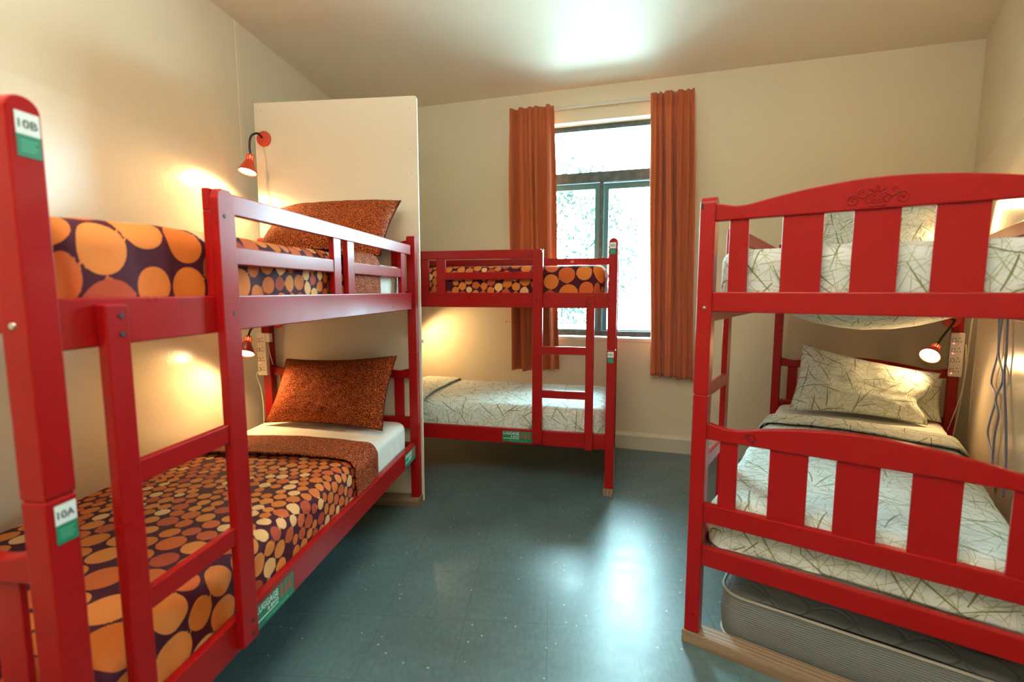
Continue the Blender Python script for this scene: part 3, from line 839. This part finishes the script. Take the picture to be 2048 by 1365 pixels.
def make_dots(seed, a0=-.25, a1=1.55, b0=-.25, b1=1.15, big=.118, small=.046, knee=.78):
    rng = np.random.RandomState(seed)
    def size(a):
        t = np.clip((a - .05) / knee, 0, 1); t = t * t * (3 - 2 * t)
        return big * (1 - t) + small * t
    P = []
    a = a0
    while a < a1:                               # staggered rows whose pitch follows the local dot size
        sp = float(size(np.array(a)))
        b = b0 + rng.uniform(0, sp)
        while b < b1:
            P.append((a + rng.uniform(-.22, .22) * sp, b + rng.uniform(-.15, .15) * sp)); b += sp
        a += sp * .87
    P = np.array(P); S = size(P[:, 0]) * rng.uniform(.80, 1.14, len(P))
    for it in range(45):
        d = P[:, None] - P[None]; L = np.hypot(d[..., 0], d[..., 1]) + np.eye(len(P))
        want = (S[:, None] + S[None]) / 2
        push = np.clip(want - L, 0, None) * (1 - np.eye(len(P)))
        P += (d / L[..., None] * push[..., None]).sum(1) * .28
    L = np.hypot(*np.moveaxis(P[:, None] - P[None], -1, 0)) + np.eye(len(P)) * 9
    # radius: as large as the nearest neighbour allows
    r = np.minimum(S / 2, 1.0)
    for it in range(3):
        lim = (L - r[None] - .0014 - .020 * S[None]).min(1); r = np.minimum(r, np.maximum(lim, S * .25))
    keep = rng.uniform(0, 1, len(P)) > .035     # a few dots are missing and let the maroon ground show
    P, r = P[keep], r[keep]
    pal = np.array([srgb(214, 118, 48), srgb(222, 130, 60), srgb(206, 98, 46), srgb(178, 74, 44), srgb(236, 182, 122), srgb(192, 86, 50), srgb(208, 110, 42)])
    tone = pal[rng.choice(7, len(P), p=[.24, .20, .16, .07, .13, .08, .12])]
    return P, r, tone

def mattress(b, upper, W, label, seed, group):
    x, y, a, s = POSE[b]; zb, zt = (1.166, 1.345) if upper else (.334, .490)
    if b == 'R' and upper: zt = 1.328
    root = empty('mattress', (x, y, 0), a, label, 'mattress', group)
    drape('fitted_sheet', .084 if (b == 'M' and upper) else .062, 1.915, .056, W - .056, zt, zb, M['sheet'], root, s, step=.018, seed=seed, R=.06, rr=.03, crown=.010, wrinkle=.004)
    box('mattress_core', .105, 1.89, s * .078, s * (W - .078), zb + .001, zt - .03, M['tick'], root, .02)
    return root
def duvet(b, upper, W, label, kind, seed, a1, fold, foldw, dots=None, step=.012):
    x, y, a, s = POSE[b]; zb, zt = (1.168, 1.362) if upper else (.352, .502)
    crown = .016
    if b == 'R' and upper: zt, crown = 1.350, .002
    root = empty('duvet', (x, y, 0), a, label, 'duvet')
    m = M['dots'] if kind == 'dots' else M['grass']
    drape('cover', .078 if (b == 'M' and upper) else .056, 1.9, .050, W - .050, zt, zb, m, root, s, a_rng=(-9, a1), wrap=(1, 0, 1, 1), step=step, seed=seed, off=.004, foot_drop=.018 if (b == 'L' and upper) else 0.0,
          R=.065, rr=.045, crown=crown, wrinkle=.007, dots=dots)
    fm = M['weave'] if kind == 'dots' else M['grass']
    f = drape('folded_back_edge', .056, 1.9, .050, W - .050, zt + .006, zb + .004, fm, root, s, a_rng=(fold, fold + foldw), wrap=(0, 0, 1, 1),
              step=.012, seed=seed, off=.016, R=.075, rr=.045, crown=.018, wrinkle=.007, solid=.006, edge=.006)
    f['label'] = 'rust woven reverse of the duvet' if kind == 'dots' else 'turned-back edge of the duvet'
    return root
GM = 'white-sheeted mattresses in the bunks'
mattress('L', False, .9135, 'white-sheeted mattress on the lower bunk at near left', 11, GM)
mattress('L', True, .9135, 'white-sheeted mattress on the upper bunk at near left', 12, GM)
mattress('M', False, .89, 'white-sheeted mattress on the lower bunk of the far bed', 13, GM)
mattress('M', True, .89, 'white-sheeted mattress on the upper bunk of the far bed', 14, GM)
mattress('R', False, .9135, 'white-sheeted mattress on the lower bunk at right, white strip before the pillow', 15, GM)
mattress('R', True, .9135, 'white-sheeted mattress on the upper bunk at right', 16, GM)
dA = make_dots(5); dB = make_dots(6, big=.125, small=.048, knee=.95); dC = make_dots(8, big=.125, small=.05, knee=.8)
duvet('L', False, .9135, 'orange spotted maroon duvet on the lower bunk at near left', 'dots', 21, 1.36, 1.205, .225, dA, .0078)
duvet('L', True, .9135, 'orange spotted maroon duvet on the upper bunk at near left', 'dots', 22, 1.50, 1.18, .345, dB, .009)
duvet('M', True, .89, 'orange spotted maroon duvet on the upper bunk before the window', 'dots', 23, 1.45, 1.30, .23, dC, .010)
duvet('M', False, .89, 'green grass-patterned white duvet on the lower bunk under the window', 'grass', 24, 1.45, 1.22, .27)
duvet('R', False, .9135, 'green grass-patterned white duvet on the lower bunk at right', 'grass', 25, 1.40, 1.22, .20)
duvet('R', True, .9135, 'green grass-patterned white duvet on the upper bunk at right', 'grass', 26, 1.55, 1.30, .26)

# sheet sagging below the slats of the upper right bunk
x, y, a, s = POSE['R']
sag = empty('loose_sheet', (x, y, 0), a, 'patterned sheet and white lining sagging below the upper bunk at right', 'sheet')
for nm, mt, z_, dv, u0, u1, amp in (('patterned_layer', M['grass'], 0, 0, 1.15, 1.86, .115), ('white_lining', M['sheet'], -.006, .0, 1.40, 1.80, .125)):
    nx, nz = 40, 50
    U, V = np.meshgrid(np.linspace(u0, u1, nx), np.linspace(.06, .86, nz))
    fu = np.sin(np.clip((U - u0) / (u1 - u0), 0, 1) * PI) ** .6; fv = np.sin(np.clip((V - .06) / .80, 0, 1) * PI) ** .55
    Z = 1.146 + z_ - amp * fu * fv + .006 * wob(U, V, 31 + int(u0 * 10), 30) * fu
    grid_mesh(nm, np.stack([U, s * V, Z], -1).reshape(-1, 3), nx, nz, mt, sag, np.stack([U, V], -1).reshape(-1, 2), None, .003)

def pillow(name, b, corners, thick, mat, label, seed, group=None, notch=.0, uvs=1.0):
    """corners: four (u, v, z) in the bed's frame: bottom-left, bottom-right, top-right, top-left as seen from the foot"""
    P = [bunk_pt(b, *c) for c in corners]
    cen = sum(P, Vector()) / 4
    X = ((P[1] + P[2]) - (P[0] + P[3])).normalized(); Yv = ((P[3] + P[2]) - (P[0] + P[1])).normalized(); Nn = X.cross(Yv).normalized()
    n = 46
    root = empty(name, tuple(cen), 0, label, 'pillow', group)
    allco = []; tri = []
    t = np.linspace(-1, 1, n); S, T = np.meshgrid(t, t)
    Pn = [np.array(p - cen) for p in P]
    wgt = [((1 - S) * (1 - T) / 4), ((1 + S) * (1 - T) / 4), ((1 + S) * (1 + T) / 4), ((1 - S) * (1 + T) / 4)]
    basep = sum(w[..., None] * p for w, p in zip(wgt, Pn))
    # edges pull in between the corners
    pull = .055
    bx = basep - (np.array(X) * (S * (1 - T ** 2) * pull * abs(S) ** 3 * (P[1] - P[0]).length)[..., None] * .5) - (np.array(Yv) * (T * (1 - S ** 2) * pull * abs(T) ** 3 * (P[3] - P[0]).length)[..., None])
    bx = bx - (np.array(X) * (np.clip(S, 0, 1) ** 4 * (np.exp(-((T + .25) / .35) ** 2)) * notch)[..., None])
    th = thick / 2 * ((1 - S ** 4) ** .75) * ((1 - T ** 4) ** .75)
    wr = wob(S, T, seed, 7) * .006 + wob(S, T, seed + 1, 19) * .0035 + wob(S * .4, T * 1.0, seed + 2, 30) * .002
    # radiating creases at the corners
    ang = np.arctan2(T - .9, S - .9); rad = np.hypot(T - .9, S - .9); wr = wr + .004 * np.sin(ang * 16) * np.exp(-(rad / .5) ** 2)
    ang = np.arctan2(T + .9, S - .9); rad = np.hypot(T + .9, S - .9); wr = wr + .004 * np.sin(ang * 14) * np.exp(-(rad / .6) ** 2)
    mask = ((1 - S ** 2) * (1 - T ** 2)) ** .25
    sag_ = -.012 * (1 - T) * (1 - S ** 2)
    f = bx + np.array(Nn) * (th * 1.0 + wr * mask)[..., None]; k = bx - np.array(Nn) * (th * .9 - wr * mask * .5)[..., None]
    co = np.concatenate([f.reshape(-1, 3), k.reshape(-1, 3)])
    me = bpy.data.meshes.new('pillowcase')
    i, j = np.meshgrid(np.arange(n - 1), np.arange(n - 1)); a_ = (j * n + i).ravel()
    qf = np.stack([a_, a_ + 1, a_ + n + 1, a_ + n], -1); qb = qf[:, ::-1] + n * n
    quads = np.concatenate([qf, qb])
    me.from_pydata(co.tolist(), [], quads.tolist())
    ul = me.uv_layers.new(name='UVMap'); wd = (P[1] - P[0]).length; ht = (P[3] - P[0]).length
    uv = np.stack([(S * wd / 2 + .31 * seed), (T * ht / 2 + .17 * seed)], -1).reshape(-1, 2); uv = np.concatenate([uv, uv + 3]) * uvs
    ul.data.foreach_set('uv', uv[quads.ravel()].astype('f').ravel())
    bm = bmesh.new(); bm.from_mesh(me); bmesh.ops.remove_doubles(bm, verts=bm.verts[:], dist=1e-5); bm.to_mesh(me); bm.free()
    me.shade_smooth()
    o = link(bpy.data.objects.new('pillowcase', me), root, mat)
    # piped seam round the edge
    ring = [Vector(bx[0, q]) for q in range(0, n, 3)] + [Vector(bx[q, n - 1]) for q in range(2, n, 3)] + [Vector(bx[n - 1, q]) for q in range(n - 3, -1, -3)] + [Vector(bx[q, 0]) for q in range(n - 3, 1, -3)]
    bm = bmesh.new(); bm_tube(bm, ring + [ring[0]], .0022, 6, False); from_bm('seam', bm, mat, root, True)
    return root
pillow('pillow', 'L', [(1.735, .790, .512), (1.66, .10, .512), (1.855, .085, .872), (1.865, .73, .842)], .14, M['weave'],
       'dark rust woven pillow leaning on the lower bunk at near left', 3, 'rust woven pillows')
pillow('pillow', 'L', [(1.60, .72, 1.395), (1.60, .06, 1.385), (1.90, .055, 1.700), (1.90, .74, 1.672)], .15, M['weave'],
       'rust woven pillow with pointed corner, leaning on the upper bunk at near left', 5, 'rust woven pillows')
# seen from the foot of the right-hand bed the aisle is on the left
pillow('pillow', 'R', [(1.625, .135, .512), (1.70, .775, .508), (1.83, .825, .775), (1.87, .165, .893)], .15, M['grass'],
       'front green-patterned pillow on the lower bunk at right, lit by the reading lamp', 7, 'green patterned pillows', notch=.05)
pillow('pillow', 'R', [(1.80, .22, .51), (1.83, .845, .505), (1.915, .85, .735), (1.915, .24, .80)], .05, M['grass'],
       'second green patterned pillow half hidden behind the front one, lower bunk at right', 8, 'green patterned pillows')
pillow('pillow', 'R', [(1.68, .20, 1.41), (1.68, .78, 1.41), (1.90, .78, 1.685), (1.90, .22, 1.690)], .14, M['grass'],
       'green grass-patterned pillow on the upper bunk at right, seen between the slats', 9, 'green patterned pillows')

# ------------------------------------------------------------------ spare mattress on the floor below the right bunk
x, y, a, s = POSE['R']
sp = empty('spare_mattress', (x, y, 0), a, 'bare grey quilted mattress lying on the floor below the right bunk', 'mattress')
u0, u1, v0, v1, zt = .090, 1.86, .095, .90, .178
def rrect(u0, u1, v0, v1, r, n=8):
    pts = []
    for cx, cy, a0 in ((u1 - r, v1 - r, 0), (u0 + r, v1 - r, PI / 2), (u0 + r, v0 + r, PI), (u1 - r, v0 + r, 1.5 * PI)):
        for k in range(n + 1):
            th = a0 + PI / 2 * k / n; pts.append((cx + r * math.cos(th), cy + r * math.sin(th)))
    return pts
bm = bmesh.new()
rings = []
for k in range(9):
    q = k / 8; bul = .007 * math.sin(PI * q)
    rings.append([bm.verts.new((p, s * v, .006 + (zt - .012) * q)) for p, v in rrect(u0 - bul, u1 + bul, v0 - bul, v1 + bul, .075)])
for i in range(8):
    n = len(rings[0])
    for k in range(n): bm.faces.new((rings[i][k], rings[i][(k + 1) % n], rings[i + 1][(k + 1) % n], rings[i + 1][k]))
bmesh.ops.recalc_face_normals(bm, faces=bm.faces[:])
from_bm('border', bm, M['ribs'], sp, True)
drape('quilted_top', u0 + .004, u1 - .004, v0 + .004, v1 - .004, zt + .004, zt - .008, M['tick'], sp, s, R=.07, rr=.012, crown=.008, wrinkle=.004, seed=44, step=.02, drop=.004)
for z_ in (zt - .006, .008):
    pts = [Vector((p, s * v, z_)) for p, v in rrect(u0 - .002, u1 + .002, v0 - .002, v1 + .002, .076)]
    bm = bmesh.new(); bm_tube(bm, pts + [pts[0]], .0055, 8, False); from_bm('piping', bm, M['piping'], sp, True)

# ------------------------------------------------------------------ reading lamps
def lamp(label, base, bn, path, tip, axis, power=LAMP_W, kglow=1.0):
    base = Vector(base); tip = Vector(tip); axis = Vector(axis).normalized()
    root = empty('reading_lamp', tuple(base), 0, label, 'lamp', 'red gooseneck reading lamps')
    L = lambda p: Vector(p) - base
    lathe('base_plate', [(0, 0), (0, .041), (.004, .043), (.010, .040), (.016, .026), (.018, .010), (.022, .008), (.022, 0)], (0, 0, 0), bn, M['lamp_red'], root, 32)
    neck = spline([L(base + Vector(bn).normalized() * .018)] + [L(p) for p in path] + [L(tip)], 10)
    # corrugated gooseneck
    dense = []
    for i in range(len(neck) - 1):
        for k in range(3): dense.append(neck[i].lerp(neck[i + 1], k / 3))
    dense.append(neck[-1])
    tube('gooseneck', dense, [.0052 + .0007 * (i % 2) for i in range(len(dense))], M['gooseneck'], root, 10)
    o = L(tip)
    sh = lathe('shade', [(.036, .0185), (.046, .023), (.066, .031), (.088, .041), (.100, .046), (.104, .0455)], o, axis, M['lamp_red'], root, 32, .0012)
    lathe('shade_cap', [(0, 0), (0, .010), (.004, .0165), (.012, .0185)], o, axis, M['lamp_red'], sh, 24, .001)
    a_ = axis.orthogonal().normalized(); b_ = axis.cross(a_)
    for k in range(10):
        th = 2 * PI * k / 10; dr = a_ * math.cos(th) + b_ * math.sin(th)
        tube('vent_bar', [o + axis * .010 + dr * .0180, o + axis * .038 + dr * .0185], .0022, M['lamp_red'], sh, 6)
    prof = [(.040, .008), (.055, .014), (.070, .026), (.086, .0375), (.094, .040), (.101, .037), (.106, .024), (.108, .0001)]
    lathe('bulb', prof, o, axis, M['bulb'], root, 24)
    ld = bpy.data.lights.new('lamp_light', 'SPOT'); ld.energy = power; ld.color = WARM; ld.shadow_soft_size = .014
    ld.spot_size = math.radians(172); ld.spot_blend = 0.55
    lo = bpy.data.objects.new('lamp_light', ld); COL.objects.link(lo); lo.parent = root; lo.location = o + axis * .126; lo.rotation_euler = axis.to_track_quat('-Z', 'Y').to_euler()
    return root
def adopt(o, parent):
    """keep o where it stands while it becomes a part of parent"""
    o.parent = parent
    o.matrix_parent_inverse = Matrix.LocRotScale(parent.location, parent.rotation_euler, None).inverted()
    return o
def cord(parent, pts, r=.0022, mat=None):
    o = tube('cord', spline([tuple(p) for p in pts], 8), r, mat or M['cable'], None, 6)
    return adopt(o, parent)
bp = bunk_pt
uL = Vector((math.cos(POSE['L'][2]), math.sin(POSE['L'][2]), 0)); vL = Vector((-uL.y, uL.x, 0))
uR = Vector((math.cos(POSE['R'][2]), math.sin(POSE['R'][2]), 0)); vR = Vector((uR.y, -uR.x, 0))
uM = Vector((math.cos(POSE['M'][2]), math.sin(POSE['M'][2]), 0)); vM = Vector((uM.y, -uM.x, 0))
Zv = Vector((0, 0, 1))
# upper left: on the white board
lampLU = lamp('lit red reading lamp fixed to the white board above the upper bunk', bp('L', LB + .012, .876, 2.067), -uL,
     [bp('L', 1.94, .880, 2.082), bp('L', 1.90, .892, 2.055), bp('L', 1.885, .894, 2.0)], bp('L', 1.885, .890, 1.955), -Zv * .95 - uL * .27 + vL * .05)
# lower left: beside the head post
lampLL = lamp('lit reading lamp low on the left, beside the power strip under the upper bunk', bp('L', LB + .012, .850, 1.045), -uL,
     [bp('L', 1.94, .856, 1.055), bp('L', 1.85, .872, 1.04), bp('L', 1.80, .885, 1.01)], bp('L', 1.775, .885, .975), -Zv * .85 - uL * .50 - vL * .12, 10.0)
# far bunk, lower: mostly hidden behind the white board
lamp('reading lamp of the far lower bunk, hidden behind the white board', bp('M', 1.90, .845, .985), -uM,
     [bp('M', 1.87, .85, .99), bp('M', 1.83, .84, 1.01), bp('M', 1.74, .80, 1.03)], bp('M', 1.69, .79, 1.02), -Zv * .75 - uM * .62 + vM * .25, 9.0)
# lower right
lamp('lit reading lamp shining on the pillow of the lower bunk at right', bp('R', 1.90, .855, 1.065), -uR,
     [bp('R', 1.87, .865, 1.06), bp('R', 1.85, .850, 1.03), bp('R', 1.84, .815, .965)], bp('R', 1.835, .80, .925), -Zv * .50 - uR * .80 - vR * .35, 5.0)
# upper right: hidden behind the arched end board, lights the wall
lampRU = lamp('reading lamp of the upper right bunk, hidden behind the arched board', tuple(rw(.42, 1.70)), (-math.sin(RA), math.cos(RA), 0),
     [bp('R', 1.82, .90, 1.745), bp('R', 1.80, .885, 1.76)], bp('R', 1.78, .875, 1.745), -Zv * .80 - uR * .55 + vR * .20)

# ------------------------------------------------------------------ power strips
def strip(b, base, n_led, label):
    x, y, a, s = POSE[b]
    root = empty('power_strip', tuple(base), a, label, 'power strip', 'white power strips on the head posts')
    # local: x = towards the head, y = across, z = up; faces -x
    prof = [(-.026, 0), (.026, 0), (.028, .006), (.028, .234), (.026, .240), (-.026, .240), (-.028, .234), (-.028, .006)]
    bm = bmesh.new(); bm_prism(bm, prof, lambda p, q, d: (d, p, q), -.030, .0, .003); from_bm('housing', bm, M['plastic'], root)
    for k in range(4):
        z = .035 + k * .055; yy = .0155
        box('switch', -.033, -.029, yy - .006, yy + .006, z - .008, z + .008, M['plastic'], root, .001)
        bm = bmesh.new()
        for q in ((yy - .008, yy + .008, z - .010, z - .0085), (yy - .008, yy + .008, z + .0085, z + .010), (yy - .008, yy - .0065, z - .0085, z + .0085), (yy + .0065, yy + .008, z - .0085, z + .0085)):
            bm_box(bm, -.0312, -.0298, q[0], q[1], q[2], q[3], 0)
        from_bm('switch_rim', bm, M['dark'], root)
        bm = bmesh.new()
        for (dy, dz) in ((.012, .012), (.006, -.006), (.018, -.006)):
            y2 = .005 - dy
            bm_box(bm, -.0306, -.0298, y2 - .0018, y2 + .0018, z + dz - .0028, z + dz + .0028, 0)
        from_bm('socket', bm, M['dark'], root)
        if k in n_led:
            lathe('indicator_light', [(0, 0), (0, .004), (.002, .0035), (.003, 0)], (-.0302, yy, z - .017), (-1, 0, 0), M['led'], root, 12)
    return root
stripL = strip('L', bp('L', LB - .0525, .897, .740), (1,), 'white power strip on the left head post with one red light')
stripR = strip('R', bp('R', LB - .0525, .890, .752), (0, 2, 3), 'white power strip on the right head post with three red lights')
box_ = box('adapter', 0, .028, -.013, .013, 0, .05, M['plastic'], None, .004); box_.location = bp('L', LB - .085, .855, .93); box_.rotation_euler = (0, 0, POSE['L'][2])
box_.name = 'cord_switch'; adopt(box_, lampLL)

# ------------------------------------------------------------------ cords
cord(lampLU, [bp('L', 1.988, .885, 2.03), bp('L', 1.986, .875, 1.98), bp('L', 1.986, .868, 1.93), bp('L', 1.985, .872, 1.85), bp('L', 1.986, .870, 1.80), bp('L', 1.986, .858, 1.72), bp('L', 1.985, .862, 1.55)], .0018)
q = lathe('cord_switch', [(0, 0), (0, .006), (.006, .008), (.05, .008), (.056, .006), (.056, 0)], (0, 0, 0), (0, 0, 1), M['plastic'], None, 12)
q.location = bp('L', 1.982, .871, 1.83); q.name = 'cord_switch'; adopt(q, lampLU)
cord(stripL, [bp('L', 1.895, .905, .77), bp('L', 1.90, .935, .74), bp('L', 1.93, .935, .66), bp('L', 1.935, .928, .56), bp('L', 1.935, .93, .44)], .0032)
cord(lampLL, [bp('L', 1.90, .857, .935), bp('L', 1.905, .850, .86), bp('L', 1.91, .838, .80)], .0022)
cord(lampLL, [bp('L', 1.80, .93, 1.05), bp('L', 1.80, .98, .98), bp('L', 1.84, .985, .88), bp('L', 1.90, .96, .82)], .0022)
cord(stripR, [bp('R', 1.93, .945, 1.10), bp('R', 1.93, .94, .95), bp('R', 1.93, .938, .80), bp('R', 1.935, .93, .62), bp('R', 1.93, .915, .46), bp('R', 1.93, .905, .36)], .0038)
cord(stripR, [bp('R', 1.91, .925, .93), bp('R', 1.90, .932, .80), bp('R', 1.91, .925, .66), bp('R', 1.92, .900, .52), bp('R', 1.93, .885, .44)], .0032)
cord(stripR, [bp('R', 1.90, .962, 1.14), bp('R', 1.89, .966, .95), bp('R', 1.89, .962, .70), bp('R', 1.89, .966, .45)], .0028)
# violet-blue cords tangled on the right wall
def wallp(px_s, z, off=.012): return rw(px_s, z, off)
for pts in ([(1.191, 1.13), (1.191, 1.094), (1.227, .954), (1.16, .813), (1.282, .755), (1.194, .59), (1.349, .492), (1.35, .40)],
            [(1.25, 1.13), (1.248, 1.097), (1.237, .955), (1.37, .859), (1.28, .759), (1.36, .698), (1.332, .61), (1.339, .491), (1.33, .38)],
            [(1.34, 1.13), (1.346, 1.101), (1.381, .965), (1.39, .869), (1.492, .702), (1.56, .553), (1.58, .42)]):
    cord(lampRU, [wallp(a_, b_) for a_, b_ in pts], .0042, M['cable_blue'])
# small black hook in the back wall
q = lathe('wall_screw', [(0, 0), (0, .004), (.012, .003), (.014, 0)], (0, 0, 0), (0, -1, 0), M['dark'], None, 10)
q.location = (-1.199, YB, .967); tag(q, 'tiny black screw in the wall left of the window', 'screw')
q = box('dark_strap_end', -.018, .018, -.006, .006, -.03, .0, M['dark'], None, .003); q.location = bp('M', .33, .60, 1.150)
tag(q, 'short black strap end hanging below the far upper bunk', 'strap')
